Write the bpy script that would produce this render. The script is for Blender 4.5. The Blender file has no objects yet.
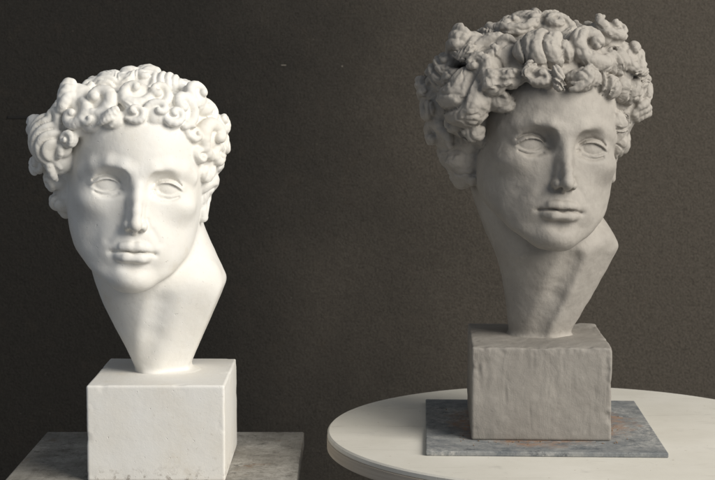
import bpy, bmesh, math, random
import numpy as np

# ------------------------------------------------------------------ camera, light, exposure
scene = bpy.context.scene
COL = scene.collection
R = math.radians

cam_data = bpy.data.cameras.new('camera')
cam = bpy.data.objects.new('camera', cam_data)
COL.objects.link(cam)
cam.location = (0, 0, 1.30)
cam.rotation_euler = (R(90 - 5.47), 0, 0)
cam_data.sensor_width = 36
cam_data.lens = 84.1
cam_data.clip_start = 0.05
cam_data.clip_end = 60
cam_data.dof.use_dof = True
cam_data.dof.focus_distance = 1.55
cam_data.dof.aperture_fstop = 20
scene.camera = cam

world = bpy.data.worlds.new('World')
scene.world = world
world.use_nodes = True
bg = world.node_tree.nodes['Background']
bg.inputs[0].default_value = (0.80, 0.88, 1.0, 1)
bg.inputs[1].default_value = 0.21


def area_light(name, loc, target, sx, sy, power, colour):
    d = bpy.data.lights.new(name, 'AREA')
    d.shape = 'RECTANGLE'
    d.size, d.size_y = sx, sy
    d.energy = power
    d.color = colour
    o = bpy.data.objects.new(name, d)
    COL.objects.link(o)
    o.location = loc
    v = [target[i] - loc[i] for i in range(3)]
    import mathutils
    o.rotation_euler = mathutils.Vector(v).to_track_quat('-Z', 'Y').to_euler()
    return o


# the studio window: big, in front of the busts and well to the right, above head height
area_light('window_light', (1.75, 0.20, 2.30), (0.0, 1.65, 1.15), 1.7, 1.7, 84, (1.0, 0.955, 0.88))

scene.view_settings.view_transform = 'Standard'
scene.view_settings.look = 'None'
scene.view_settings.gamma = 1
scene.view_settings.exposure = 0.22
scene.view_settings.use_curve_mapping = False
scene.render.engine = 'CYCLES'


# ------------------------------------------------------------------ helpers
def tag(o, label=None, cat=None, group=None, kind=None):
    if label: o['label'] = label
    if cat: o['category'] = cat
    if group: o['group'] = group
    if kind: o['kind'] = kind
    return o


def empty(name, loc, rz=0):
    o = bpy.data.objects.new(name, None)
    COL.objects.link(o)
    o.location = loc
    o.rotation_euler = (0, 0, rz)
    o.empty_display_size = 0.05
    return o


def link(name, me, mat=None, parent=None):
    o = bpy.data.objects.new(name, me)
    COL.objects.link(o)
    if mat: me.materials.append(mat)
    if parent: o.parent = parent
    return o


def obj_bm(name, bm, mat, parent=None, smooth=False):
    me = bpy.data.meshes.new(name)
    bmesh.ops.recalc_face_normals(bm, faces=bm.faces[:])
    bm.to_mesh(me)
    bm.free()
    if smooth:
        me.polygons.foreach_set('use_smooth', [True] * len(me.polygons))
    return link(name, me, mat, parent)


def bm_box(x0, x1, y0, y1, z0, z1, bev=0.0, seg=2):
    bm = bmesh.new()
    bmesh.ops.create_cube(bm, size=1)
    for v in bm.verts:
        v.co.x = x0 if v.co.x < 0 else x1
        v.co.y = y0 if v.co.y < 0 else y1
        v.co.z = z0 if v.co.z < 0 else z1
    if bev:
        bmesh.ops.bevel(bm, geom=bm.edges[:], offset=bev, segments=seg, profile=0.5, affect='EDGES')
    return bm


def bm_lathe(prof, seg=64):
    """closed solid of revolution from (r, z) points"""
    bm = bmesh.new()
    rings = []
    for r, z in prof:
        if r < 1e-6:
            rings.append([bm.verts.new((0, 0, z))])
        else:
            rings.append([bm.verts.new((r * math.cos(2 * math.pi * i / seg), r * math.sin(2 * math.pi * i / seg), z)) for i in range(seg)])
    for a, b in zip(rings, rings[1:]):
        for i in range(seg):
            j = (i + 1) % seg
            if len(a) == 1 and len(b) > 1: bm.faces.new((a[0], b[i], b[j]))
            elif len(b) == 1 and len(a) > 1: bm.faces.new((a[i], b[0], a[j]))
            elif len(a) > 1: bm.faces.new((a[i], b[i], b[j], a[j]))
    return bm


def bm_bar(p, q, r0, r1=None, seg=14):
    import mathutils
    r1 = r0 if r1 is None else r1
    p, q = mathutils.Vector(p), mathutils.Vector(q)
    bm = bmesh.new()
    bmesh.ops.create_cone(bm, cap_ends=True, segments=seg, radius1=r0, radius2=r1, depth=(q - p).length)
    m = mathutils.Matrix.Translation((p + q) / 2) @ (q - p).to_track_quat('Z', 'Y').to_matrix().to_4x4()
    bmesh.ops.transform(bm, matrix=m, verts=bm.verts[:])
    return bm


class NT:
    """tiny node-tree helper"""
    def __init__(s, name):
        s.m = bpy.data.materials.new(name)
        s.m.use_nodes = True
        s.t = s.m.node_tree
        s.b = s.t.nodes['Principled BSDF']
        s.co = s.t.nodes.new('ShaderNodeTexCoord').outputs['Object']

    def n(s, typ, ins=None, **kw):
        nd = s.t.nodes.new(typ)
        for k, v in kw.items(): setattr(nd, k, v)
        for k, v in (ins or {}).items(): s.put(nd.inputs[k], v)
        return nd

    def put(s, sock, v):
        if hasattr(v, 'is_output'): s.t.links.new(v, sock)
        else: sock.default_value = v

    def scale(s, xyz):
        return s.n('ShaderNodeMapping', {'Vector': s.co, 'Scale': xyz}).outputs[0]

    def noise(s, scale, detail=3, rough=0.5, vec=None, dist=0.0):
        return s.n('ShaderNodeTexNoise', {'Vector': vec or s.co, 'Scale': scale, 'Detail': detail, 'Roughness': rough, 'Distortion': dist}).outputs[0]

    def ramp(s, fac, stops):
        r = s.n('ShaderNodeValToRGB', {'Fac': fac})
        e = r.color_ramp.elements
        while len(e) < len(stops): e.new(0.5)
        for el, (p, c) in zip(e, stops):
            el.position = p
            el.color = (c, c, c, 1) if isinstance(c, (int, float)) else (*c, 1)
        return r.outputs[0]

    def mix(s, fac, a, b, mode='MIX'):
        nd = s.n('ShaderNodeMix', data_type='RGBA', blend_type=mode)
        s.put(nd.inputs[0], fac)
        s.put(nd.inputs[6], a if hasattr(a, 'is_output') else (*a, 1))
        s.put(nd.inputs[7], b if hasattr(b, 'is_output') else (*b, 1))
        return nd.outputs[2]

    def math(s, op, a, b=0.0):
        nd = s.n('ShaderNodeMath', operation=op)
        s.put(nd.inputs[0], a)
        s.put(nd.inputs[1], b)
        return nd.outputs[0]

    def bump(s, h, strength=0.3, dist=0.001, prev=None):
        nd = s.n('ShaderNodeBump', {'Height': h, 'Strength': strength, 'Distance': dist})
        if prev: s.put(nd.inputs['Normal'], prev)
        return nd.outputs[0]

    def done(s, col, rough, normal=None, spec=0.5):
        s.put(s.b.inputs['Base Color'], col if hasattr(col, 'is_output') else (*col, 1))
        s.put(s.b.inputs['Roughness'], rough)
        s.b.inputs['Specular IOR Level'].default_value = spec
        if normal: s.put(s.b.inputs['Normal'], normal)
        return s.m


# ------------------------------------------------------------------ materials
def mat_plaster():
    t = NT('white plaster')
    big = t.noise(18, 4, 0.6)
    col = t.mix(t.ramp(big, [(0.40, 0), (0.72, 1)]), (0.775, 0.76, 0.722), (0.745, 0.712, 0.645))
    yel = t.ramp(t.noise(34, 5, 0.7), [(0.60, 0), (0.74, 1)])
    col = t.mix(t.math('MULTIPLY', yel, 0.45), col, (0.64, 0.575, 0.47))
    grime = t.ramp(t.noise(190, 5, 0.75), [(0.60, 0), (0.70, 1)])
    zone = t.ramp(t.noise(13, 3, 0.6), [(0.50, 0), (0.66, 1)])
    col = t.mix(t.math('MULTIPLY', t.math('MULTIPLY', grime, zone), 0.55), col, (0.36, 0.30, 0.235))
    # scuffed dirt along the bottom of the block and a cluster of specks at the corner of one eye
    z = t.n('ShaderNodeSeparateXYZ', {0: t.co}).outputs[2]
    low = t.n('ShaderNodeMapRange', {'Value': z, 'From Min': 0.016, 'From Max': 0.0, 'To Min': 0.0, 'To Max': 1.0}).outputs[0]
    scuff = t.ramp(t.noise(120, 5, 0.75), [(0.52, 0), (0.62, 1)])
    col = t.mix(t.math('MULTIPLY', t.math('MULTIPLY', scuff, low), 0.8), col, (0.22, 0.18, 0.14))
    eye = t.n('ShaderNodeVectorMath', {0: t.n('ShaderNodeVectorMath', {0: t.co, 1: (0.003, -0.070, 0.2705)}, operation='SUBTRACT').outputs[0]}, operation='LENGTH').outputs['Value']
    ez = t.n('ShaderNodeMapRange', {'Value': eye, 'From Min': 0.0105, 'From Max': 0.004}).outputs[0]
    dots = t.ramp(t.noise(520, 1, 0.5), [(0.60, 0), (0.68, 1)])
    col = t.mix(t.math('MULTIPLY', t.math('MULTIPLY', dots, ez), 0.55), col, (0.34, 0.25, 0.15))
    nb = t.bump(t.noise(900, 3, 0.6), 0.14, 0.0006)
    nb = t.bump(t.noise(150, 5, 0.65), 0.22, 0.0012, nb)
    pit = t.ramp(t.noise(330, 1, 0.5), [(0.22, 0), (0.27, 1)])
    nb = t.bump(pit, 0.5, 0.0008, nb)
    return t.done(col, 0.62, nb, 0.25)


def mat_clay(name='grey clay', k=1.0, strokes=0.15):
    t = NT(name)
    S3 = lambda c: tuple(q * k for q in c)
    big = t.noise(30, 5, 0.65)
    col = t.mix(t.ramp(big, [(0.33, 0), (0.70, 1)]), S3((0.280, 0.259, 0.231)), S3((0.362, 0.337, 0.302)))
    fine = t.noise(1.0, 5, 0.7, t.scale((260, 260, 120)))
    col = t.mix(t.math('MULTIPLY', t.ramp(fine, [(0.55, 0), (0.75, 1)]), 0.35), col, S3((0.21, 0.19, 0.165)))
    pale = t.ramp(t.noise(70, 5, 0.75), [(0.58, 0), (0.72, 1)])
    col = t.mix(t.math('MULTIPLY', pale, 0.30), col, S3((0.44, 0.41, 0.37)))
    nb = t.bump(t.noise(650, 4, 0.65), 0.30, 0.0009)
    nb = t.bump(t.noise(1.0, 4, 0.6, t.scale((60, 60, 22)), 1.0), strokes, 0.0035, nb)
    return t.done(col, t.ramp(big, [(0.3, 0.60), (0.7, 0.80)]), nb, 0.35)


def mat_wall():
    # old felt: charcoal on the left, blending to warm brown on the right, blotchy in between
    t = NT('dark felt backdrop')
    fib = t.noise(1.0, 5, 0.75, t.scale((340, 340, 300)))
    lump = t.noise(1.0, 4, 0.7, t.scale((100, 100, 90)), 0.3)
    mid = t.noise(34, 4, 0.65)
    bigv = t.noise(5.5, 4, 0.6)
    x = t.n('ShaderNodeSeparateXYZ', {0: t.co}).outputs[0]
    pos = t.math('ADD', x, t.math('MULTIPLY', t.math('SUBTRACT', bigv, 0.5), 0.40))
    x_blend = t.n('ShaderNodeMapRange', {'Value': pos, 'From Min': -0.26, 'From Max': 0.30}, interpolation_type='SMOOTHSTEP').outputs[0]
    lo = t.mix(x_blend, (0.0205, 0.0192, 0.0174), (0.048, 0.0418, 0.0345))
    hi = t.mix(x_blend, (0.040, 0.0372, 0.0330), (0.117, 0.103, 0.0855))
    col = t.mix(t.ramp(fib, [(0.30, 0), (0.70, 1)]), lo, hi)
    col = t.mix(t.math('MULTIPLY', t.ramp(lump, [(0.50, 0), (0.72, 1)]), 0.40), col, hi)
    col = t.mix(t.math('MULTIPLY', t.ramp(lump, [(0.28, 1), (0.44, 0)]), 0.45), col, lo)
    col = t.mix(t.math('MULTIPLY', t.ramp(mid, [(0.55, 0), (0.75, 1)]), 0.15), col, (0.080, 0.062, 0.046))
    spk = t.ramp(t.noise(240, 2, 0.5), [(0.72, 0), (0.77, 1)])
    col = t.mix(t.math('MULTIPLY', spk, 0.5), col, (0.16, 0.145, 0.12))
    nb = t.bump(fib, 0.8, 0.003)
    return t.done(col, 0.95, t.bump(lump, 0.4, 0.004, nb), 0.1)


def mat_table_white():
    t = NT('worn white table paint')
    a = t.noise(9, 5, 0.6)
    col = t.mix(t.ramp(a, [(0.35, 0), (0.7, 1)]), (0.70, 0.675, 0.61), (0.60, 0.575, 0.505))
    sp = t.ramp(t.noise(210, 2, 0.5), [(0.72, 0), (0.76, 1)])
    col = t.mix(t.math('MULTIPLY', sp, 0.6), col, (0.30, 0.24, 0.17))
    scr = t.ramp(t.noise(1, 4, 0.65, t.scale((16, 90, 60)), 0.7), [(0.60, 0), (0.74, 1)])
    col = t.mix(t.math('MULTIPLY', scr, 0.5), col, (0.45, 0.42, 0.36))
    smear = t.ramp(t.noise(30, 4, 0.7), [(0.60, 0), (0.72, 1)])
    col = t.mix(t.math('MULTIPLY', smear, 0.4), col, (0.42, 0.40, 0.36))
    nb = t.bump(t.noise(260, 3, 0.6), 0.12, 0.0008)
    return t.done(col, 0.55, nb, 0.4)


def mat_edge_wood():
    t = NT('raw plywood edge')
    ply = t.noise(1, 3, 0.6, t.scale((8, 8, 420)))
    col = t.mix(t.ramp(ply, [(0.35, 0), (0.65, 1)]), (0.42, 0.365, 0.30), (0.50, 0.45, 0.38))
    return t.done(col, 0.7, t.bump(ply, 0.3, 0.001), 0.3)


def mat_board_blue():
    t = NT('scuffed blue grey board paint')
    a = t.noise(34, 7, 0.78)
    col = t.mix(t.ramp(a, [(0.36, 0), (0.62, 1)]), (0.105, 0.118, 0.130), (0.275, 0.278, 0.270))
    wide = t.ramp(t.noise(13, 5, 0.75), [(0.47, 0), (0.60, 1)])
    scuff = t.ramp(t.noise(190, 6, 0.8), [(0.44, 0), (0.60, 1)])
    col = t.mix(t.math('MULTIPLY', t.math('MULTIPLY', wide, scuff), 0.8), col, (0.44, 0.43, 0.405))
    dk = t.ramp(t.noise(47, 6, 0.8), [(0.55, 0), (0.66, 1)])
    col = t.mix(t.math('MULTIPLY', dk, 0.8), col, (0.040, 0.047, 0.058))
    # rust-coloured clay rubbed in round the foot of the block
    warp = t.math('ADD', t.n('ShaderNodeVectorMath', {0: t.scale((1 / 0.094, 1 / 0.110, 0))}, operation='LENGTH').outputs['Value'],
                  t.math('MULTIPLY', t.math('SUBTRACT', t.noise(24, 4, 0.7), 0.5), 1.1))
    near = t.ramp(warp, [(0.78, 1), (1.0, 0)])
    dust = t.ramp(t.noise(85, 6, 0.8), [(0.40, 0), (0.56, 1)])
    col = t.mix(t.math('MULTIPLY', t.math('MULTIPLY', dust, near), 0.75), col, (0.29, 0.165, 0.095))
    nb = t.bump(t.noise(240, 5, 0.75), 0.45, 0.0012)
    return t.done(col, 0.85, nb, 0.2)


def mat_board_grey():
    t = NT('worn grey brown board')
    a = t.noise(24, 7, 0.78)
    col = t.mix(t.ramp(a, [(0.38, 0), (0.62, 1)]), (0.19, 0.178, 0.155), (0.35, 0.332, 0.296))
    wide = t.ramp(t.noise(11, 5, 0.75), [(0.46, 0), (0.58, 1)])
    scuff = t.ramp(t.noise(150, 6, 0.8), [(0.42, 0), (0.60, 1)])
    col = t.mix(t.math('MULTIPLY', t.math('MULTIPLY', wide, scuff), 0.75), col, (0.48, 0.46, 0.42))
    dk = t.ramp(t.noise(40, 6, 0.8), [(0.55, 0), (0.67, 1)])
    col = t.mix(t.math('MULTIPLY', dk, 0.75), col, (0.045, 0.042, 0.037))
    rs = t.ramp(t.noise(17, 5, 0.75), [(0.60, 0), (0.70, 1)])
    col = t.mix(t.math('MULTIPLY', rs, 0.5), col, (0.20, 0.115, 0.06))
    grit = t.ramp(t.noise(420, 3, 0.7), [(0.56, 0), (0.66, 1)])
    col = t.mix(t.math('MULTIPLY', grit, 0.5), col, (0.07, 0.06, 0.05))
    brush = t.ramp(t.noise(1, 4, 0.7, t.scale((150, 9, 30))), [(0.50, 0), (0.64, 1)])
    col = t.mix(t.math('MULTIPLY', brush, 0.35), col, (0.34, 0.325, 0.29))
    nb = t.bump(t.noise(200, 5, 0.75), 0.45, 0.0012)
    return t.done(col, 0.85, nb, 0.2)


def mat_plain(name, col, rough=0.6, metal=0.0):
    t = NT(name)
    c = t.mix(t.ramp(t.noise(40, 4, 0.6), [(0.3, 0), (0.7, 1)]), col, tuple(k * 0.75 for k in col))
    t.b.inputs['Metallic'].default_value = metal
    return t.done(c, rough, t.bump(t.noise(300, 3, 0.6), 0.15, 0.0006))


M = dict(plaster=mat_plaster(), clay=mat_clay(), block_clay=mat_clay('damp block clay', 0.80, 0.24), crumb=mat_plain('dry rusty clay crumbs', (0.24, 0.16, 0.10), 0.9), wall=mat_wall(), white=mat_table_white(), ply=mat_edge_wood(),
         blue=mat_board_blue(), grey=mat_board_grey(),
         steel=mat_plain('dark painted steel', (0.06, 0.062, 0.065), 0.45, 0.3),
         floor=mat_plain('grey studio floor', (0.17, 0.16, 0.145), 0.8),
         lint=mat_plain('pale lint', (0.20, 0.18, 0.15), 0.9),
         dark=mat_plain('near black strip', (0.010, 0.0095, 0.009), 0.95))

# ------------------------------------------------------------------ the setting
WALL_Y = 2.35


def sheet(name, x0, x1, y0, y1, z0, z1, mat):
    return tag(obj_bm(name, bm_box(x0, x1, y0, y1, z0, z1), mat), kind='structure')


floor = sheet('floor', -2.2, 2.2, -0.6, 2.6, -0.05, 0.0, M['floor'])
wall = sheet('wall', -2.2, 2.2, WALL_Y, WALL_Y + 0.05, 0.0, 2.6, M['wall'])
tag(wall, 'dark brown felt covered backdrop wall')


# ------------------------------------------------------------------ numpy sculpting: distance fields on a grid
f32 = np.float32


def smin(a, b, k):
    h = np.maximum(k - np.abs(a - b), 0) / k
    return np.minimum(a, b) - h * h * (k * 0.25)


def smax(a, b, k):
    return -smin(-a, -b, k)


def ell(p, c, r):
    x, y, z = p[0] - c[0], p[1] - c[1], p[2] - c[2]
    k0 = np.sqrt((x / r[0]) ** 2 + (y / r[1]) ** 2 + (z / r[2]) ** 2) + 1e-6
    k1 = np.sqrt((x / r[0] ** 2) ** 2 + (y / r[1] ** 2) ** 2 + (z / r[2] ** 2) ** 2) + 1e-6
    return k0 * (k0 - 1) / k1


def seg(p, a, b, ra, rb):
    a, b = np.array(a, f32), np.array(b, f32)
    ab = b - a
    L = float(ab @ ab) + 1e-9
    px, py, pz = p[0] - a[0], p[1] - a[1], p[2] - a[2]
    t = np.clip((px * ab[0] + py * ab[1] + pz * ab[2]) / L, 0, 1)
    return np.sqrt((px - t * ab[0]) ** 2 + (py - t * ab[1]) ** 2 + (pz - t * ab[2]) ** 2) - (ra + (rb - ra) * t)


def chain(p, pts, k=2.0):
    """pts: (x, y, z, r) joined by round cones"""
    d = None
    for a, b in zip(pts, pts[1:]):
        s = seg(p, a[:3], b[:3], a[3], b[3])
        d = s if d is None else smin(d, s, k)
    return d


def hermite(xs, ys, x):
    """smooth monotone-ish interpolation through a table"""
    xs, ys = np.array(xs, float), np.array(ys, float)
    o = np.argsort(xs)
    xs, ys = xs[o], ys[o]
    m = np.gradient(ys, xs)
    x = np.clip(x, xs[0], xs[-1])
    i = np.clip(np.searchsorted(xs, x) - 1, 0, len(xs) - 2)
    h = xs[i + 1] - xs[i]
    t = (x - xs[i]) / h
    return ((2 * t ** 3 - 3 * t ** 2 + 1) * ys[i] + (t ** 3 - 2 * t ** 2 + t) * h * m[i] + (-2 * t ** 3 + 3 * t ** 2) * ys[i + 1] + (t ** 3 - t ** 2) * h * m[i + 1])


def vnoise(P, scale, seed, octaves=3):
    """value noise at an (n,3) array of points"""
    out = np.zeros(len(P))
    amp, tot = 1.0, 0.0
    for o in range(octaves):
        rng = np.random.RandomState(seed + o)
        T = rng.rand(32, 32, 32)
        q = P / scale + 100.37
        i = np.floor(q).astype(int)
        t = q - i
        t = t * t * (3 - 2 * t)
        i0, i1 = i % 32, (i + 1) % 32
        v = 0
        for dx in (0, 1):
            for dy in (0, 1):
                for dz in (0, 1):
                    w = (t[:, 0] if dx else 1 - t[:, 0]) * (t[:, 1] if dy else 1 - t[:, 1]) * (t[:, 2] if dz else 1 - t[:, 2])
                    v = v + w * T[(i1 if dx else i0)[:, 0], (i1 if dy else i0)[:, 1], (i1 if dz else i0)[:, 2]]
        out += amp * (v * 2 - 1)
        tot += amp
        amp *= 0.5
        scale *= 0.5
    return out / tot


class Grid:
    def __init__(s, lo, hi, h):
        s.lo = np.array(lo, float)
        s.h = h
        s.n = tuple(int(math.ceil((hi[i] - lo[i]) / h)) + 1 for i in range(3))
        s.ax = [(s.lo[i] + h * np.arange(s.n[i])).astype(f32) for i in range(3)]
        s.D = np.full(s.n, 1e3, f32)

    def sl(s, lo, hi):
        r = []
        for i in range(3):
            a = int(max(0, math.floor((lo[i] - s.lo[i]) / s.h)))
            b = int(min(s.n[i], math.ceil((hi[i] - s.lo[i]) / s.h) + 1))
            if b - a < 2: return None
            r.append(slice(a, b))
        return tuple(r)

    def pts(s, sl):
        return (s.ax[0][sl[0]][:, None, None], s.ax[1][sl[1]][None, :, None], s.ax[2][sl[2]][None, None, :])


def surface_nets(D, lo, h):
    ins = D < 0
    c = np.zeros(tuple(k - 1 for k in D.shape), np.int8)
    sls = (slice(0, -1), slice(1, None))
    for a in sls:
        for b in sls:
            for d in sls:
                c += ins[a, b, d]
    act = np.argwhere((c > 0) & (c < 8))
    idx = np.full(c.shape, -1, np.int32)
    idx[act[:, 0], act[:, 1], act[:, 2]] = np.arange(len(act))
    corners = [(i, j, k) for i in (0, 1) for j in (0, 1) for k in (0, 1)]
    val = np.stack([D[act[:, 0] + i, act[:, 1] + j, act[:, 2] + k] for i, j, k in corners], 1)
    acc = np.zeros((len(act), 3))
    cnt = np.zeros(len(act))
    for a in range(8):
        for b in range(a + 1, 8):
            ca, cb = np.array(corners[a]), np.array(corners[b])
            if abs(ca - cb).sum() != 1: continue
            m = (val[:, a] < 0) != (val[:, b] < 0)
            t = val[m, a] / (val[m, a] - val[m, b])
            acc[m] += ca + t[:, None] * (cb - ca)
            cnt[m] += 1
    V = lo + h * (act + acc / cnt[:, None])
    quads = []
    for ax in range(3):
        A = [slice(None)] * 3
        B = [slice(None)] * 3
        A[ax], B[ax] = slice(0, -1), slice(1, None)
        a, b = ins[tuple(A)], ins[tuple(B)]
        e = np.argwhere(a != b)
        u, v = (ax + 1) % 3, (ax + 2) % 3
        ok = (e[:, u] > 0) & (e[:, v] > 0) & (e[:, u] < D.shape[u] - 1) & (e[:, v] < D.shape[v] - 1)
        e = e[ok]
        def at(du, dv):
            q = e.copy()
            q[:, u] += du
            q[:, v] += dv
            return idx[q[:, 0], q[:, 1], q[:, 2]]
        Q = np.stack([at(-1, -1), at(0, -1), at(0, 0), at(-1, 0)], 1)
        flip = ~a[e[:, 0], e[:, 1], e[:, 2]]
        Q[flip] = Q[flip][:, ::-1]
        quads.append(Q)
    return V, np.concatenate(quads)


def vertex_normals(V, Q):
    n = np.cross(V[Q[:, 2]] - V[Q[:, 0]], V[Q[:, 3]] - V[Q[:, 1]])
    N = np.zeros_like(V)
    for k in range(4):
        for a in range(3):
            N[:, a] += np.bincount(Q[:, k], n[:, a], len(V))
    return N / (np.linalg.norm(N, axis=1, keepdims=True) + 1e-12)


def mesh_from(name, V, Q, N):
    """mesh of the used vertices with the normals of the whole surface, so that neighbouring pieces shade as one"""
    used, inv = np.unique(Q, return_inverse=True)
    Qs = inv.reshape(Q.shape).astype(np.int32)
    me = bpy.data.meshes.new(name)
    me.vertices.add(len(used))
    me.vertices.foreach_set('co', V[used].astype(f32).ravel())
    me.loops.add(Qs.size)
    me.loops.foreach_set('vertex_index', Qs.ravel())
    me.polygons.add(len(Qs))
    me.polygons.foreach_set('loop_start', np.arange(0, Qs.size, 4, dtype=np.int32))
    me.polygons.foreach_set('use_smooth', np.ones(len(Qs), bool))
    me.update(calc_edges=True)
    me.normals_split_custom_set_from_vertices(N[used].astype(f32))
    return me


# head space, millimetres: x to the viewer's right, y FORWARD out of the face, z up; origin between the ears at eye height
FACE_T = [  # z, half width, front, back
    (75, 50, 58, -78), (60, 58.5, 72, -80), (50, 61, 77.5, -80), (40, 62.5, 80.5, -80), (25, 64, 82.5, -80), (12, 65, 83, -80), (0, 65.5, 80, -80), (-15, 65.8, 79.5, -78),
    (-30, 65, 80, -72), (-45, 62.5, 80.5, -58), (-55, 59.5, 80.5, -40), (-65, 55, 80, -20), (-75, 47.2, 80, 2), (-84, 38.8, 81, 20), (-91, 30, 81, 34),
    (-96, 22.5, 79.5, 45), (-101, 15.5, 76, 50)]


def loft(p, tab, n=2.1, shear=None):
    """stack of super-ellipses; tab rows (z, xl, xr, front, back); returns an approximate distance"""
    z = p[2].ravel() if p[2].ndim == 3 and p[2].shape[0] == 1 and p[2].shape[1] == 1 else p[2]
    T = np.array(tab, float)
    g = lambda k: hermite(T[:, 0], T[:, k], z).astype(f32)
    xl, xr, fr, bk = g(1), g(2), g(3), g(4)
    cx, w = (xl + xr) / 2, np.maximum((xr - xl) / 2, 0.5)
    cy, d = (fr + bk) / 2, np.maximum((fr - bk) / 2, 0.5)
    u, v = np.abs(p[0] - cx) / w, np.abs(p[1] - cy) / d
    q = (u ** n + v ** n) ** (1.0 / n) + 1e-6
    # divide by the in-plane gradient length for a distance-like value
    gx = (u / q) ** (n - 1) / w
    gy = (v / q) ** (n - 1) / d
    dist = (q - 1) / np.maximum(np.sqrt(gx * gx + gy * gy), 1.0 / np.maximum(w, d))
    zlo, zhi = T[:, 0].min(), T[:, 0].max()
    return smax(dist, np.maximum(zlo - z, z - zhi) + 0 * dist, 5.0)


def engrave(s, pts, A):
    """groove that follows the surface: pts (x, z, width) polyline seen from the front, depth A"""
    g = None
    for a, b in zip(pts, pts[1:]):
        dx, dz = b[0] - a[0], b[1] - a[1]
        px, pz = s[0] - a[0], s[2] - a[1]
        t = np.clip((px * dx + pz * dz) / (dx * dx + dz * dz), 0, 1)
        w = a[2] + (b[2] - a[2]) * t
        q = np.exp(-((px - t * dx) ** 2 + (pz - t * dz) ** 2) / (w * w))
        g = q if g is None else np.maximum(g, q)
    return A * g


def head_base(p):
    """face loft, jaw, cranium and ears in head space"""
    s = (np.abs(p[0]), p[1], p[2])
    D = loft(p, [(a, -w, w, f, b) for a, w, f, b in FACE_T], 2.12).astype(f32)
    D = smin(D, ell(p, (0, -4, 32), (63, 80, 68)), 14)
    return D


def ear_field(D, s):
    ear = chain(s, [(67, 6, -22, 4.2), (69, 3, -30, 4.4), (69, 7, -10, 2.8), (70, 8, 2, 2.8), (72, 2, 11, 3.1), (74, -8, 12, 3.2), (75, -15, 3, 3.2), (73, -13, -12, 3.2), (70, -3, -27, 4.4)], 3)
    D = smin(D, ell(s, (66, -2, -8), (5, 13, 19)), 4)
    return smin(D, ear, 2.5)


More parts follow.
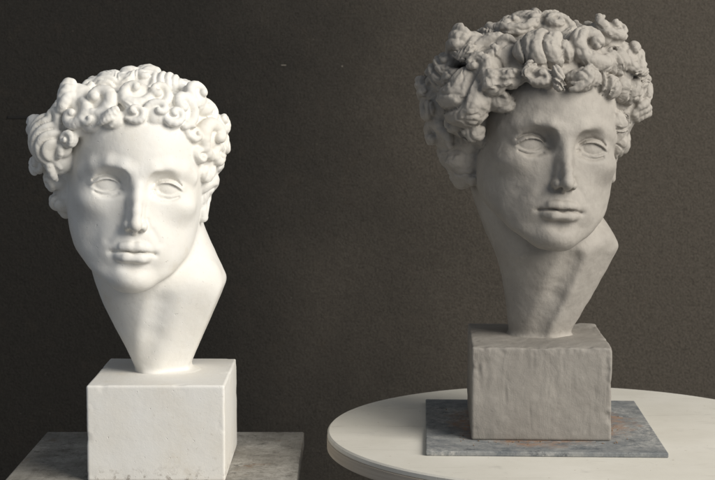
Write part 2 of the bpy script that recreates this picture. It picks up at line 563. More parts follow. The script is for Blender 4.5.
def face_field(D, p):
    """features of the face added to the base field D; p in head space"""
    x, y, z = p
    ax = np.sqrt(x * x + 0.6)
    s = (ax, y, z)
    # cheekbones, muzzle, chin, brow
    D = smin(D, ell(s, (39, 52, -16), (15.5, 16, 10)), 17)
    D = smin(D, ell(p, (0, 68, -56), (28, 14.5, 18)), 18)
    D = smin(D, ell(p, (0, 72.0, -88), (15, 15, 10.5)), 12)
    D = smin(D, chain(s, [(4, 78.0, 13.5, 5.2), (14, 77.8, 17.6, 5.0), (27, 72.0, 20.8, 4.9), (41, 61.0, 18.5, 4.5), (52.5, 48, 10.5, 3.6)], 5), 8)
    # eye sockets
    D = smax(D, -ell(s, (29.5, 83.5, 2.5), (20.5, 18.5, 15.0)), 5.0)
    D = smax(D, -ell(s, (16.5, 86, 3.0), (7.5, 18.0, 12)), 4.5)
    # eyeball and lids
    ec = (29.0, 54.3, -0.5)
    t = (s[0] - 29.3) / 15.4
    zu = -1.6 + 7.3 * (1 - np.clip(np.abs(t + 0.08), 0, 1.2) ** 2.0)
    zl = -1.8 - 4.4 * (1 - np.clip(np.abs(t - 0.08), 0, 1.2) ** 2.2)
    op = np.minimum(zu - z, z - zl)
    lid_u = ell(s, ec, (18.9, 18.7, 17.2))
    lid_l = ell(s, ec, (18.7, 17.8, 16.1))
    lid = smax(np.where(z > -1.4, lid_u, lid_l), op * 0.8, 0.7)
    D = smin(D, lid, 1.8)
    ball = ell(s, ec, (17.2, 14.9, 14.4))
    D = smin(D, ball, 0.5)
    # crease above the upper lid, bag line under the lower
    D = D + engrave(s, [(16.5, 4.3, 1.2), (22, 8.4, 1.5), (29.5, 9.9, 1.6), (37, 8.0, 1.4), (42, 4.0, 1.0)], 2.4)
    D = D + engrave(s, [(18, -7.2, 1.4), (24, -9.9, 1.7), (33, -10.0, 1.6), (40, -7.2, 1.2)], 1.4)
    D = D + engrave(s, [(13.6, -2.6, 1.5), (16.5, -2.0, 1.2)], 1.6)
    # nose
    nose = chain(p, [(0, 76.0, 13, 6.0), (0, 81.2, 3, 4.6), (0, 87.8, -10, 4.0), (0, 94.4, -22, 4.2), (0, 99.0, -32.5, 4.8)], 4)
    nose = smin(nose, chain(p, [(0, 77.5, 4, 6.6), (0, 80.5, -12, 8.0), (0, 83.5, -30, 9.0)], 4), 4.5)
    D = smin(D, nose, 4.8)
    D = smin(D, ell(s, (7.9, 86.5, -36.2), (4.6, 8.8, 5.6)), 2.6)
    D = smin(D, ell(p, (0, 97.8, -35.2), (5.0, 6.8, 5.2)), 5)
    D = smin(D, chain(p, [(0, 96, -39.0, 2.6), (0, 87, -42.5, 3.0)], 1), 2.5)
    D = smax(D, -ell(s, (4.9, 92.0, -42.8), (2.4, 5.4, 3.6)), 1.4)
    D = D + engrave(s, [(11.2, -29.5, 1.6), (13.2, -35.5, 1.7), (11.6, -41.0, 2.0)], 0.8)
    # philtrum, lips: a soft bow over a fuller lower lip
    D = smax(D, -chain(p, [(0, 91.5, -46, 2.2), (0, 90.2, -53, 2.6)], 1), 4)
    up = chain(s, [(0, 86.0, -56.8, 4.3), (4.6, 85.7, -56.2, 4.4), (10.5, 83.6, -57.0, 4.2), (15.8, 79.0, -59.2, 3.1), (20.8, 73.8, -61.4, 1.6)], 5)
    lo = chain(s, [(0, 85.2, -67.3, 6.2), (6.5, 84.3, -66.9, 6.0), (12.8, 80.2, -65.4, 4.8), (18.8, 74.3, -62.7, 2.0)], 5)
    D = smin(D, up, 1.8)
    D = smin(D, lo, 2.4)
    D = D + engrave(s, [(0, -62.2, 1.1), (5.5, -60.8, 1.1), (12, -61.2, 1.0), (20, -62.9, 1.2)], 2.6)
    D = D + engrave(s, [(19.8, -62.2, 2.6), (21.5, -63.0, 3.0)], 1.8)
    D = smax(D, -ell(p, (0, 88.5, -76.0), (13, 7.2, 3.6)), 6)
    D = D + engrave(s, [(16.5, -40, 3.0), (24, -52, 4.0)], 1.2)
    D = D + engrave(s, [(38, -40, 12), (34, -54, 11)], 1.3)
    D = D + engrave(s, [(22, -80, 7), (25, -90, 7)], 0.7)
    return D



def rot_to_head(yaw, roll, pitch):
    """rows: head axes in bust space (x right, y forward, z up)"""
    cy, sy = math.cos(yaw), math.sin(yaw)
    Y = np.array([[cy, sy, 0], [-sy, cy, 0], [0, 0, 1]])          # face turns to +x
    cr, sr = math.cos(roll), math.sin(roll)
    Ro = np.array([[cr, 0, sr], [0, 1, 0], [-sr, 0, cr]])          # top of the head leans to +x
    cp, sp = math.cos(pitch), math.sin(pitch)
    P = np.array([[1, 0, 0], [0, cp, sp], [0, -sp, cp]])           # face tips down
    return Y @ Ro @ P          # head -> bust


class Curl:
    def __init__(s, c, n, up, ru, rv, rw, kind, ch, ph, turns, depth, tilt, seed):
        s.c, s.r, s.kind, s.ch, s.ph, s.turns, s.depth = np.array(c, float), (ru, rv, rw), kind, ch, ph, turns, depth
        n = np.array(n, float) / np.linalg.norm(n)
        a = np.cross(up, n)
        a = -a / (np.linalg.norm(a) + 1e-9)
        b = np.cross(n, a)
        b = b if b[2] >= 0 else -b
        ct, st = math.cos(tilt), math.sin(tilt)
        s.a, s.b, s.n = a * ct + b * st, -a * st + b * ct, n
        rs = np.random.RandomState(seed)
        s.w = rs.rand(8)
        s.fine = 0.05
        s.R = max(ru, rv, rw) * 1.25

    def field(s, p):
        x, y, z = p[0] - s.c[0], p[1] - s.c[1], p[2] - s.c[2]
        u = x * s.a[0] + y * s.a[1] + z * s.a[2]
        v = x * s.b[0] + y * s.b[1] + z * s.b[2]
        w = x * s.n[0] + y * s.n[1] + z * s.n[2]
        ru, rv, rw = s.r
        ra = (ru + rv) / 2
        k = 0.09 * ra
        u2 = u + k * np.sin(v / (0.8 * ra) + 6.28 * s.w[0]) * 0.8
        v2 = v + k * np.sin(u / (0.8 * ra) + 6.28 * s.w[1]) * 0.8
        d = ell((u2, v2, w), (0, 0, 0), (ru, rv, rw))
        rho = np.sqrt((u2 / ru) ** 2 + (v2 / rv) ** 2)
        def val(ph): return 1 - np.sqrt(np.abs(np.sin(ph * 0.5)) + 1e-4)      # sharp valleys, round crests
        wob = 0.45 * np.sin(u / (0.5 * ra) + 9 * s.w[2]) + 0.45 * np.sin(v / (0.45 * ra) + 9 * s.w[3]) + 0.2 * np.sin((u + v) / (0.27 * ra) + 9 * s.w[4])
        def lock(line, k):
            """tube swept along (u, v, w, radius) points"""
            L = None
            for a, b in zip(line, line[1:]):
                q = seg((u2, v2, w), a[:3], b[:3], a[3], b[3])
                L = q if L is None else smin(L, q, k)
            return L
        rm = min(ru, rv)
        if s.kind == 'fan':      # broad lock combed into curved strands like a shell
            q = np.sqrt((u2 / ru - 1.15 * s.ch) ** 2 + (v2 / rv + 0.95) ** 2)
            return d + s.depth * 1.15 * val(6.283 * 2.9 * q + s.ph + 0.25 * wob)
        if s.kind == 'snail':    # a lock wound inwards on itself, its eye left open
            d = ell((u2, v2, w + 0.50 * rw), (0, 0, 0), (ru * 0.90, rv * 0.90, rw))
            line = []
            turns = 0.80 + 0.40 * s.w[7]
            for t in np.linspace(0, 1, 15):
                ang = s.ph + s.ch * 6.283 * turns * t
                rad = 0.70 * (1 - t) ** 0.9 + 0.10 + 0.06 * math.sin(7 * t + 6 * s.w[4])
                line.append((ru * rad * math.cos(ang), rv * rad * math.sin(ang), rw * (0.10 + 0.52 * t ** 0.8), rm * (0.37 - 0.15 * t) * (0.55 + 0.45 * min(1, 4 * t))))
            d = smin(d, lock(line, 0.6), 1.3)
            return d
        if s.kind == 'comma':    # an S of two or three strands ending in a hook
            d = ell((u2, v2, w + 0.35 * rw), (0, 0, 0), (ru * 0.9, rv * 0.9, rw))
            for m, e in enumerate((-0.42, 0.0, 0.42) if rv > 9 else (-0.28, 0.28)):
                line = []
                for t in np.linspace(0, 1, 9):
                    hook = max(0.0, t - 0.62) / 0.38
                    line.append((ru * (-0.85 + 1.45 * t - 0.55 * hook ** 2 + 0.08 * m), rv * (e * (1 - 0.35 * hook) + s.ch * (0.30 * math.sin(4.2 * t + 2 * s.w[5]) + 0.62 * hook ** 1.5)),
                                 rw * (-0.05 + 0.78 * math.sin(math.pi * (0.06 + 0.86 * t)) * (1 - 0.5 * e * e)), rv * (0.12 + 0.17 * math.sin(math.pi * (0.08 + 0.84 * t)))))
                d = smin(d, lock(line, 0.5), 1.3)
            return d
        if s.kind == 'dome':     # shallow rosette: a spiral crease cut into a rounded clump
            ux, vx = u2 / ru - 0.3 * (s.w[5] - 0.5), v2 / rv - 0.5 * (s.w[6] - 0.5)
            rc = np.sqrt(ux * ux + vx * vx)
            ph = s.ch * np.arctan2(vx, ux) + 6.28 * s.turns * np.power(rc + 0.02, 0.8) + s.ph + wob
            fade = np.clip((rc - 0.06) / 0.25, 0, 1)
            d = d + s.depth * 1.7 * val(ph) * fade + s.fine * s.depth * np.cos(3 * ph + 2 * wob) * fade
            d = d + s.depth * 0.5 * np.clip(1 - rc / 0.22, 0, 1)
        elif s.kind == 'furrow':  # clump split by one deep curved furrow and two lesser ones
            q = v2 / rv - (0.4 + 0.4 * s.w[5]) * s.ch * np.sin(2.0 * u2 / ru + 2 * s.w[6]) + 0.12 * wob
            g = np.exp(-np.abs(q / 0.17) ** 1.5) + 0.6 * np.exp(-np.abs((q - 0.6) / 0.13) ** 1.5) + 0.5 * np.exp(-np.abs((q + 0.62) / 0.13) ** 1.5)
            d = d + s.depth * 1.15 * g
        elif s.kind == 'lock':
            q = v2 / rv + (0.35 + 0.4 * s.w[5]) * s.ch * (u2 / ru) ** 2
            ph = 6.28 * s.turns * q + s.ph + wob
            d = d + s.depth * 1.1 * val(ph) + s.fine * s.depth * np.cos(3 * ph + 1)
        return d


def build_bust(root, spec, mat):
    h = spec['h']
    G = Grid(spec['lo'], spec['hi'], h)
    Rm = rot_to_head(R(spec['yaw']), R(spec['roll']), R(spec['pitch']))
    hc, sc, sz = np.array(spec['head']), spec['scale'], spec['sz']

    def to_head(p):
        q = [(p[i] - hc[i]) / sc for i in range(3)]
        r = [(q[0] * f32(Rm[0, i]) + q[1] * f32(Rm[1, i]) + q[2] * f32(Rm[2, i])).astype(f32) for i in range(3)]
        r[2] = np.where(r[2] < 0, r[2] / f32(sz), r[2])       # face below the eyes a little shorter or longer
        return tuple(r)

    # head (only where it is), its features (only at the front), ears, then neck
    sl = G.sl(hc - np.array([72, 100, 112]) * sc, hc + np.array([72, 100, 112]) * sc)
    G.D[sl] = head_base(to_head(G.pts(sl))) * sc
    sl = G.sl(hc + np.array([-72, 18, -112]) * sc, hc + np.array([72, 118, 45]) * sc)
    G.D[sl] = face_field(G.D[sl] / sc, to_head(G.pts(sl))) * sc
    for sg in (-1, 1):
        e = hc + sc * (Rm @ np.array([70.0 * sg, -2, -8]))
        sl = G.sl(e - 34, e + 34)
        q = to_head(G.pts(sl))
        G.D[sl] = ear_field(G.D[sl] / sc, (q[0] * sg, q[1], q[2])) * sc
    sl = G.sl((-120, -120, spec['lo'][2]), (120, 120, spec['neck'][-1][0] + 2))
    pn = G.pts(sl)
    nk = loft(pn, spec['neck'], 2.35)
    for pts, k in spec['cords']: nk = smin(nk, chain(pn, pts, 6), k)
    for pts, k in spec['hollows']: nk = smax(nk, -chain(pn, pts, 4), k)
    for A, B, Cc in spec['cuts']:
        A, B, Cc = np.array(A, float), np.array(B, float), np.array(Cc, float)
        n = np.cross(A - B, Cc - B)
        n /= np.linalg.norm(n)
        nk = smax(nk, (pn[0] - f32(B[0])) * f32(n[0]) + (pn[1] - f32(B[1])) * f32(n[1]) + (pn[2] - f32(B[2])) * f32(n[2]), spec['cutk'])
    x0_, k_ = spec['side']
    zb = pn[2] - f32(spec['neck'][0][0] + 3)
    nk = smax(nk, (pn[0] - f32(x0_) - f32(k_) * zb) / f32(math.hypot(1, k_)), 4.0)
    nk = smin(nk, ell(pn, spec['foot'], (33, 32, 3.0)), 5)
    G.D[sl] = smin(G.D[sl], nk.astype(f32), 8)
    # hair cap
    H = np.full(G.n, 1e3, f32)
    ID = np.zeros(G.n, np.int16)
    cc, cr = spec['cap']
    sl = G.sl(hc - np.array([115, 125, 75]), hc + np.array([115, 100, 130]))
    ph = to_head(G.pts(sl))
    cap = ell(ph, cc, cr)
    cap = smin(cap, ell(ph, (0, -38, -14), (67, 48, 42)), 10)
    cap = smax(cap, smin(ph[1] - 28, 62 - ph[2], 10), 6)
    for c_, r_ in spec['mass']: cap = smin(cap, ell(ph, c_, r_), 6)
    H[sl] = cap * sc
    # curls
    rng = random.Random(spec['seed'])
    curls = []

    def on_cap(x, z, y=None, out=0.0):
        X, Z = (x - cc[0]) / cr[0], (z - cc[2]) / cr[2]
        q = math.hypot(X, Z)
        if q > 0.965: X, Z = X / q * 0.965, Z / q * 0.965
        if y is None: Y = math.sqrt(max(0, 1 - X * X - Z * Z))
        else:
            Y = (y - cc[1]) / cr[1]
            k = math.sqrt(max(1e-6, 1 - Y * Y)) / max(1e-6, math.hypot(X, Z))
            X, Z = X * k, Z * k
        P = np.array([cc[0] + X * cr[0], cc[1] + Y * cr[1], cc[2] + Z * cr[2]])
        n = np.array([X / cr[0], Y / cr[1], Z / cr[2]])
        n /= np.linalg.norm(n)
        return P + n * out, n

    # curls named in the sculpture's own front view: (across, down, half width, half height, kind, turn, tilt, depth, lift), laid back onto the turned head
    u0, v0, kk, rho, psi = spec['view']
    cr_, sr_, cp_, sp_ = math.cos(R(rho)), math.sin(R(rho)), math.cos(R(psi)), math.sin(R(psi))
    for i, (u, v, ru, rv, kind, ch, tilt, y, out) in enumerate(spec['curls']):
        X, Z = (u - u0) * kk, (v0 - v) * kk
        X, Z = X * cr_ - Z * sr_, X * sr_ + Z * cr_
        ru, rv = ru * kk, rv * kk
        if y is None:
            x = X
            for _ in range(4):
                P, n = on_cap(x, Z, None, out)
                x = (X - P[1] * sp_) / cp_
            n = n + np.array([0, 0.35, 0])
        else:
            P = np.array([(X - y * sp_) / cp_, y, Z])
            n = np.array([P[0] / 80, (y + 10) / 90 + 0.25, (Z - 30) / 90])
        ru, rv = ru * spec['grow'], rv * spec['grow']
        if kind == 'comma': kind = spec['mixk'][i % 5]
        rw = 0.5 * (min(ru, rv) + 0.5 * (ru + rv)) * 0.80
        P = P - n / np.linalg.norm(n) * rw * spec['sink']
        dp = spec['depth'] * (0.75 + 0.5 * rng.random()) * min(1.0, (ru + rv) / 34)
        curls.append(Curl(P, n, (0, 0, 1), ru, rv, rw, kind, ch, rng.random() * 6.28, 0.85 + 0.45 * rng.random() if kind in ('snail', 'dome') else 1.1 + 0.5 * rng.random(), dp, R(tilt), i))
    # the rest of the head: curls laid out over the cap wherever none stands yet
    N = 230
    for i in range(N):
        zz = 1 - 2 * (i + 0.5) / N
        a = i * 2.399963
        rr = math.sqrt(1 - zz * zz)
        X, Y, Z = rr * math.cos(a), rr * math.sin(a), zz
        P = np.array([cc[0] + X * cr[0], cc[1] + Y * cr[1], cc[2] + Z * cr[2]])
        if Y > 0.15 and P[2] < 62: continue
        if P[2] < -18 and Y > -0.25: continue
        r = rng.uniform(*spec['fill'])
        if any(np.linalg.norm(P - c.c) < (max(c.r[:2]) + r) * spec['gap'] for c in curls): continue
        n = np.array([X / cr[0], Y / cr[1], Z / cr[2]])
        kind = rng.choice(('snail', 'dome', 'dome', 'comma', 'furrow', 'lock'))
        curls.append(Curl(P, n, (0, 0, 1), r * rng.uniform(0.85, 1.15), r * rng.uniform(0.9, 1.25), r * rng.uniform(0.62, 0.85), kind, rng.choice((-1, 1)),
                          rng.random() * 6.28, 0.85 + 0.5 * rng.random() if kind in ('snail', 'dome') else 1.1 + 0.4 * rng.random(), spec['depth'] * rng.uniform(0.7, 1.2), rng.uniform(-1, 1), 100 + i))
    # short stray locks laid across the seams between curls
    base = list(curls)
    for i in range(spec['wisps']):
        c = rng.choice(base)
        a = rng.random() * 6.28
        off = c.a * math.cos(a) * c.r[0] * 0.85 + c.b * math.sin(a) * c.r[1] * 0.85
        P = c.c + off + c.n * c.r[2] * rng.uniform(0.15, 0.5)
        if P[2] < 58 and P[1] > 40: continue
        r = rng.uniform(6, 10)
        curls.append(Curl(P, c.n + off * 0.03, (0, 0, 1), r * 1.5, r * 0.75, r * 0.8, 'furrow', rng.choice((-1, 1)), 0, 1.5, spec['depth'] * 0.45, a + 1.57 + rng.uniform(-0.6, 0.6), 500 + i))
    for k, c in enumerate(curls):
        C = hc + sc * (Rm @ c.c)
        sl = G.sl(C - c.R * sc - 4, C + c.R * sc + 4)
        if sl is None: continue
        d = (c.field(to_head(G.pts(sl))) * sc).astype(f32)
        old = H[sl]
        ID[sl] = np.where(d < old, k + 1, ID[sl])
        H[sl] = smin(old, d, spec['blend'])
    body = G.D < H - 0.2
    D = smin(G.D, H, spec['blend'] + 0.4)
    V, Q = surface_nets(D, G.lo, h)
    gi = np.clip(np.rint((V - G.lo) / h).astype(int), 0, np.array(G.n) - 1)
    isb = body[gi[:, 0], gi[:, 1], gi[:, 2]]
    vid = np.where(isb, -1, ID[gi[:, 0], gi[:, 1], gi[:, 2]])
    Nn = vertex_normals(V, Q)
    # hand-made unevenness
    w = np.where(isb, spec['rough'][0], spec['rough'][1])
    V = V + Nn * (w * vnoise(V, 9.0, spec['seed'], 3))[:, None]
    V = V - Nn * (np.where(isb, 0, spec['rough'][2]) * np.clip(1 - 5 * np.abs(vnoise(V, 15.0, spec['seed'] + 21, 2)), 0, 1))[:, None]
    V = V - Nn * (np.where(isb, 0, spec['rough'][2] * 0.25) * np.clip(1 - 4 * np.abs(vnoise(V, 6.5, spec['seed'] + 33, 2)), 0, 1))[:, None]
    V = V + Nn * (w * 1.2 * vnoise(V, 34.0, spec['seed'] + 9, 2))[:, None]
    Nn = vertex_normals(V, Q)
    # bust space -> blender local (y forward becomes -y), metres; mirrored handedness is undone by flipping the quads
    V = V * np.array([1, -1, 1]) * 0.001
    Nn = Nn * np.array([1, -1, 1])
    Q = Q[:, ::-1]
    fid = vid[Q[:, 0]]
    few = np.bincount(np.maximum(fid, 0), minlength=len(curls) + 1) <= 60
    fid = np.where((fid > 0) & few[np.maximum(fid, 0)], 0, fid)
    head = link('head', mesh_from('head', V, Q[fid == -1], Nn), mat, root)
    hair = link('hair', mesh_from('hair', V, Q[fid == 0], Nn), mat, root)
    for k in range(1, len(curls) + 1):
        m = fid == k
        if m.any():
            link('curl', mesh_from('curl', V, Q[m], Nn), mat, hair)
    return V


def build_block(root, w, d, h_, mat, seed, rnd, amp, fine=0.4, scrapes=0, lean=(0, 0), step=1.0):
    """plinth block, base at z = 0; millimetres in, hand-cast unevenness"""
    G = Grid((-w / 2 - 8, -d / 2 - 8, -5), (w / 2 + 8, d / 2 + 8, h_ + 8), step)
    p = G.pts((slice(None),) * 3)
    qx, qy, qz = np.abs(p[0]) - (w / 2 - rnd), np.abs(p[1]) - (d / 2 - rnd), np.abs(p[2] - h_ / 2) - (h_ / 2 - rnd)
    D = np.sqrt(np.maximum(qx, 0) ** 2 + np.maximum(qy, 0) ** 2 + np.maximum(qz, 0) ** 2) + np.minimum(np.maximum(np.maximum(qx, qy), qz), 0) - rnd
    V, Q = surface_nets(D.astype(f32), G.lo, step)
    N = vertex_normals(V, Q)
    free = np.clip(V[:, 2] / 6, 0, 1)
    near = lambda q: np.clip(1 - q / 9, 0, 1)
    e = near(w / 2 - np.abs(V[:, 0])) + near(d / 2 - np.abs(V[:, 1])) + near(h_ - V[:, 2])
    edge = np.clip(e - 1, 0, 1)
    chip = np.clip(vnoise(V, 15, seed + 7, 3) * 1.6 - 0.15, 0, 1)
    V = V + N * (free * (amp * vnoise(V, 60, seed, 2) + amp * fine * vnoise(V, 10, seed + 5, 3) - (0.5 + amp * 2.0) * edge * chip))[:, None]
    rs = np.random.RandomState(seed + 50)
    for _ in range(scrapes):          # knife and thumb marks dragged over the sides
        x0, z0 = rs.uniform(-w / 2 + 4, w / 2 - 4), rs.uniform(8, h_ - 4)
        L, a, wd, dp = rs.uniform(8, 46), rs.normal(0, 0.10), rs.uniform(1.0, 4.5), rs.uniform(0.05, 0.22)
        side = 1 if rs.rand() < 0.7 else -1
        ax_ = V[:, 0] if side > 0 else V[:, 1] * (w / d)
        du, dz = ax_ - x0, V[:, 2] - z0
        al, ac = dz * math.cos(a) + du * math.sin(a), du * math.cos(a) - dz * math.sin(a)
        g = np.exp(-(ac / wd) ** 2) * np.clip((L / 2 - np.abs(al)) / (0.35 * L), 0, 1)
        face = (N[:, 1] > 0.7) if side > 0 else (np.abs(N[:, 0]) > 0.7)
        lip = np.exp(-((np.abs(ac) - 1.7 * wd) / (0.6 * wd)) ** 2) * np.clip((L / 2 - np.abs(al)) / (0.35 * L), 0, 1)
        V = V + N * (face * (0.45 * lip - g) * dp)[:, None]
    V[:, 0] += lean[0] * V[:, 2]
    V[:, 1] += lean[1] * V[:, 2]
    N = vertex_normals(V, Q)
    V[:, 2] = np.maximum(V[:, 2], 0)
    V = V * np.array([1, -1, 1]) * 0.001
    N = N * np.array([1, -1, 1])
    return link('plinth_block', mesh_from('plinth_block', V, Q[:, ::-1], N), mat, root)

# ------------------------------------------------------------------ stands and boards
BZ_L, BZ_R = 0.9295, 0.968           # top faces of the two boards
# round modelling stand with a white top
st = empty('round_stand', (0.204, 1.592, 0))
tag(st, 'round white topped modelling stand with raw plywood rim under the clay bust', 'stand')
TZ = BZ_R - 0.0045
rT = 0.233
obj_bm('tabletop', bm_lathe([(0, TZ - 0.017), (rT - 0.003, TZ - 0.017), (rT - 0.0015, TZ - 0.0165), (rT - 0.001, TZ - 0.006), (rT, TZ - 0.005), (rT, TZ - 0.0015), (rT - 0.0015, TZ), (0, TZ)], 160), M['white'], st)
obj_bm('rim', bm_lathe([(rT - 0.001, TZ - 0.0172), (rT + 0.0005, TZ - 0.0165), (rT + 0.0005, TZ - 0.0062), (rT - 0.001, TZ - 0.0056), (rT - 0.001, TZ - 0.0172)], 160), M['ply'], st)
obj_bm('hub', bm_lathe([(0, TZ - 0.045), (0.07, TZ - 0.045), (0.075, TZ - 0.04), (0.075, TZ - 0.017), (0, TZ - 0.017)], 40), M['steel'], st)
obj_bm('post', bm_lathe([(0, 0.30), (0.022, 0.30), (0.022, TZ - 0.045), (0, TZ - 0.045)], 24), M['steel'], st)
for k in range(3):
    a = 2.1 * k + 0.4
    obj_bm('leg', bm_bar((0.015 * math.cos(a), 0.015 * math.sin(a), 0.36), (0.27 * math.cos(a), 0.27 * math.sin(a), 0.012), 0.014, 0.012), M['steel'], st)

# square stand under the plaster bust
CXL, CYL = -0.1866, 1.601
sq = empty('square_stand', (CXL, CYL, 0))
tag(sq, 'dark steel modelling stand carrying the worn board under the plaster bust', 'stand')
TL = BZ_L - 0.016
obj_bm('top_plate', bm_box(-0.10, 0.10, -0.10, 0.10, TL - 0.02, TL, 0.002), M['steel'], sq)
obj_bm('post', bm_lathe([(0, 0.30), (0.022, 0.30), (0.022, TL - 0.02), (0, TL - 0.02)], 24), M['steel'], sq)
for k in range(3):
    a = 2.1 * k + 1.2
    obj_bm('leg', bm_bar((0.015 * math.cos(a), 0.015 * math.sin(a), 0.36), (0.27 * math.cos(a), 0.27 * math.sin(a), 0.012), 0.014, 0.012), M['steel'], sq)

bl = obj_bm('wooden_board', bm_box(-0.142, 0.130, -0.131, 0.140, -0.016, 0, 0.0015), M['grey'])
bl.location = (CXL, CYL, BZ_L)
tag(bl, 'thick worn grey brown square board beneath the white plaster bust', 'board', 'square boards under the busts')
br = obj_bm('painted_board', bm_box(-0.1085, 0.1085, -0.128, 0.118, -0.0045, 0, 0.001), M['blue'])
br.location = (0.175, 1.601, BZ_R)
br.rotation_euler = (0, 0, R(-2.3))
tag(br, 'thin blue grey board with rusty smears beneath the clay bust', 'board', 'square boards under the busts')

# ------------------------------------------------------------------ the busts
H_STEP = 0.9
PB = empty('plaster_bust', (CXL, 1.597, BZ_L))
tag(PB, 'smooth white plaster bust of a curly haired youth on a white block', 'bust')
BLK = 90
build_block(PB, 128, 152, BLK, M['plaster'], 5, 1.8, 0.5, 0.2)

S, L_, K, F = 'snail', 'lock', 'comma', 'fan'
plaster = dict(
    h=H_STEP, lo=(-155, -125, BLK - 3), hi=(115, 118, 395), yaw=9, roll=4.5, pitch=0, head=(-26, 0, 272.5), scale=0.965, sz=0.985, seed=3, blend=1.8, depth=3.5, fill=(14, 20), rough=(0.22, 0.4, 0.3), gap=0.56, wisps=26,
    cap=((0, -8, 34), (78, 86, 68)),
    neck=[(BLK - 3, -27, 36, 19, -42), (BLK + 21, -37, 42, 27, -48), (BLK + 45, -49, 56, 35, -54), (BLK + 69, -60, 63, 42, -60), (BLK + 85, -66, 61, 44, -66),
          (BLK + 112, -74, 49, 36, -72), (BLK + 141, -78, 36, 20, -76), (BLK + 160, -76, 30, 10, -76)],
    cords=[([(40, 8, BLK + 96, 14), (24, 25, BLK + 56, 14), (4, 13, BLK + 10, 9)], 8)],
    hollows=[([(4, 53, BLK + 66, 15), (-6, 42, BLK + 36, 14), (-18, 29, BLK + 8, 10)], 9)],
    side=(21, 0.44), cuts=[((33, 8, BLK + 31), (-12, 18, BLK), (33, -8, BLK))],
    mixk=('snail', 'dome', 'snail', 'comma', 'snail'), grow=1.18, cutk=10, foot=(3, -12, BLK - 1), sink=0.18, mass=[((-64, -4, 34), (19, 30, 40)), ((62, 2, 36), (21, 32, 38)), ((-66, -14, -8), (14, 24, 34))],
    view=(136, 188, 0.985, 4.5, 1.5),
    curls=[  # across, down, half width, half height, kind, turn, tilt, depth, lift
        (126, 77, 11, 10, S, 1, 20, None, 3), (106, 110, 20, 20, S, 1, 0, None, 5), (92, 89, 15, 14, K, 1, 30, None, 4), (136, 103, 18, 19, S, -1, 10, None, 5),
        (156, 120, 14, 12, K, -1, 15, None, 8), (138, 122, 12, 10, K, 1, -10, None, 8), (178, 114, 15, 21, S, 1, 0, None, 5), (199, 100, 14, 14, K, -1, -30, 34, 0),
        (168, 87, 18, 14, F, 1, 20, None, 3), (211, 140, 21, 21, S, -1, 0, 28, 0), (216, 160, 14, 14, S, 1, 0, 20, 0), (197, 158, 9, 13, K, 1, 60, 46, 0), (195, 138, 10, 15, K, 1, 60, 50, 0),
        (74, 101, 17, 17, K, -1, 40, 34, 0), (80, 122, 17, 17, S, -1, 0, 50, 0), (48, 140, 19, 22, F, 1, 10, 30, 0), (38, 129, 12, 12, K, 1, 0, 2, 0),
        (71, 142, 8, 8, K, 1, 0, 54, 0), (57, 163, 14, 14, K, -1, 50, 30, 0), (40, 168, 12, 10, K, -1, 20, -6, 0), (53, 186, 10, 14, K, 1, 70, 4, 0), (57, 208, 8, 14, L_, 1, 80, -2, 0),
        (98, 127, 12, 10, S, 1, 0, None, 8), (117, 125, 12, 10, K, -1, 0, None, 8), (148, 88, 15, 13, K, 1, 0, None, 3), (186, 92, 13, 13, K, 1, 20, None, 3), (110, 90, 12, 11, L_, 1, 20, None, 4), (60, 122, 12, 14, K, 1, 60, 36, 0), (203, 178, 7, 10, L_, 1, 80, 30, 0), (222, 128, 12, 15, K, 1, 60, 8, 0), (223, 152, 11, 14, K, -1, 80, 4, 0), (208, 116, 13, 13, K, 1, 10, 20, 0), (170, 123, 12, 11, K, 1, 10, None, 8), (158, 104, 13, 15, S, 1, 0, None, 6), (60, 150, 10, 12, K, 1, 30, 40, 0)])
build_bust(PB, plaster, M['plaster'])

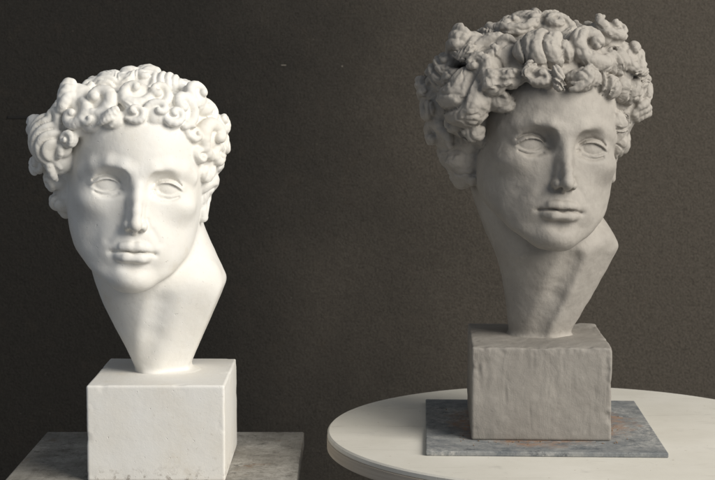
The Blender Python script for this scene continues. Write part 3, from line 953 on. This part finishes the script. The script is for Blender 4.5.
CB = empty('clay_bust', (0.173, 1.597, BZ_R), R(-2.4))
tag(CB, 'rough grey clay bust of a curly haired youth on a clay block', 'bust')
BLKC = 87
build_block(CB, 129, 154, BLKC, M['block_clay'], 25, 2.0, 1.4, 0.35, 46)
clay = dict(
    h=H_STEP, lo=(-135, -128, BLKC - 3), hi=(138, 118, 412), yaw=11, roll=4.5, pitch=0, head=(4, 0, 271), scale=1.0, sz=0.93, seed=11, blend=1.1, depth=6.0, fill=(16, 22), rough=(0.6, 1.3, 1.5), gap=0.56, wisps=40,
    cap=((-4, -8, 38), (84, 90, 76)),
    neck=[(BLKC - 3, -26, 92, 20, -42), (BLKC + 35, -30, 92, 29, -52), (BLKC + 69, -37, 86, 40, -62), (BLKC + 83, -42, 80, 44, -66), (BLKC + 98, -49, 73, 42, -70),
          (BLKC + 122, -58, 58, 34, -76), (BLKC + 140, -64, 52, 22, -78), (BLKC + 165, -66, 46, 10, -78)],
    cords=[([(54, 10, BLKC + 92, 14), (38, 23, BLKC + 52, 13), (15, 12, BLKC + 8, 9)], 7)],
    hollows=[([(32, 52, BLKC + 72, 17), (14, 41, BLKC + 38, 15), (-5, 30, BLKC + 6, 12)], 6)],
    side=(32, 0.53), cuts=[((80, 5, BLKC + 85), (14, 19, BLKC), (33, 0, BLKC))],
    mixk=('snail', 'comma', 'furrow', 'snail', 'snail'), grow=1.24, cutk=5, foot=(3, -12, BLKC - 1), sink=0.2, mass=[((-74, -4, 32), (27, 33, 50)), ((66, 2, 44), (22, 34, 40)), ((-72, -14, -14), (18, 26, 40))],
    view=(545, 145, 0.957, 4.5, 12),
    curls=[
        (541, 15, 10, 9, K, 1, 0, None, 4), (464, 48, 17, 16, K, 1, 20, 26, 0), (444, 71, 16, 15, K, -1, 10, 12, 0), (499, 62, 24, 18, K, 1, 15, None, 7), (543, 58, 18, 24, L_, 1, 85, None, 7),
        (585, 58, 24, 23, S, -1, 0, None, 7), (578, 83, 17, 11, K, -1, 10, None, 10), (605, 87, 12, 13, K, 1, 30, 66, 0), (610, 34, 18, 17, K, 1, 0, 36, 0), (629, 58, 18, 20, S, 1, 0, 36, 0),
        (626, 90, 15, 21, L_, 1, 75, 40, 0), (641, 108, 12, 15, K, 1, 60, 20, 0), (620, 124, 11, 15, K, -1, 60, 42, 0), (461, 98, 23, 27, L_, -1, 45, 42, 0), (437, 108, 18, 20, K, 1, 20, 4, 0),
        (484, 100, 12, 24, K, 1, 80, 52, 0), (442, 135, 19, 20, S, 1, 20, 0, 0), (453, 158, 16, 17, K, 1, 50, -6, 0), (515, 33, 25, 18, K, -1, 20, None, 4), (557, 33, 18, 15, K, 1, 0, None, 4),
        (541, 83, 15, 10, K, 1, 0, None, 10), (514, 82, 15, 10, K, -1, 0, None, 10), (604, 66, 13, 17, K, 1, 70, None, 6), (466, 178, 12, 16, L_, 1, 70, -6, 0), (479, 70, 15, 16, S, 1, 0, 52, 0),
        (586, 31, 15, 13, K, 1, 40, None, 4), (493, 84, 13, 11, K, 1, 30, 70, 0), (470, 128, 12, 17, K, 1, 70, 34, 0), (643, 82, 13, 17, K, 1, 70, 14, 0), (632, 112, 12, 16, K, -1, 80, 26, 0), (456, 120, 15, 15, K, -1, 30, 24, 0), (430, 90, 12, 14, K, 1, 40, -4, 0)])
build_bust(CB, clay, M['clay'])

# ------------------------------------------------------------------ small marks on the backdrop
import mathutils
def on_wall(name, x, z, w, hh, mat, t=0.0015):
    o = obj_bm(name, bm_box(-w / 2, w / 2, -t, 0.001, -hh / 2, hh / 2, min(w, hh, t) * 0.3), mat, wall)
    o.location = (x, WALL_Y, z)
    return o

for nm, x, z, w, hh in (('lint', -0.1035, 1.3205, 0.007, 0.0016), ('lint', -0.0215, 1.319, 0.0022, 0.002)):
    on_wall(nm, x, z, w, hh, M['lint'])
sl_ = on_wall('dark_strip', -0.466, 1.248, 0.050, 0.004, M['dark'])  # short near-black strip, slightly proud of the wall

# crumbs of clay scattered round the foot of the clay block
rng = random.Random(4)
bm = bmesh.new()
for i in range(34):
    side = rng.choice((0, 0, 1, 2))
    if side == 0: x, y = rng.uniform(-0.075, 0.075), -0.080 - abs(rng.gauss(0, 0.006))
    else: x, y = (0.067 + abs(rng.gauss(0, 0.008))) * (1 if side == 1 else -1), rng.uniform(-0.08, 0.07)
    r = rng.uniform(0.0003, 0.0009)
    m = mathutils.Matrix.Translation((x, y, r * 0.5)) @ mathutils.Euler((rng.random() * 6, rng.random() * 6, rng.random() * 6)).to_matrix().to_4x4() @ mathutils.Matrix.Diagonal((r * rng.uniform(0.8, 1.8), r, r * 0.8, 1))
    bmesh.ops.create_icosphere(bm, subdivisions=1, radius=1, matrix=m)
cr = obj_bm('clay_crumbs', bm, M['crumb'])
cr.location = CB.location
cr.rotation_euler = CB.rotation_euler
tag(cr, 'tiny grey clay crumbs scattered round the foot of the clay block', 'crumbs', kind='stuff')
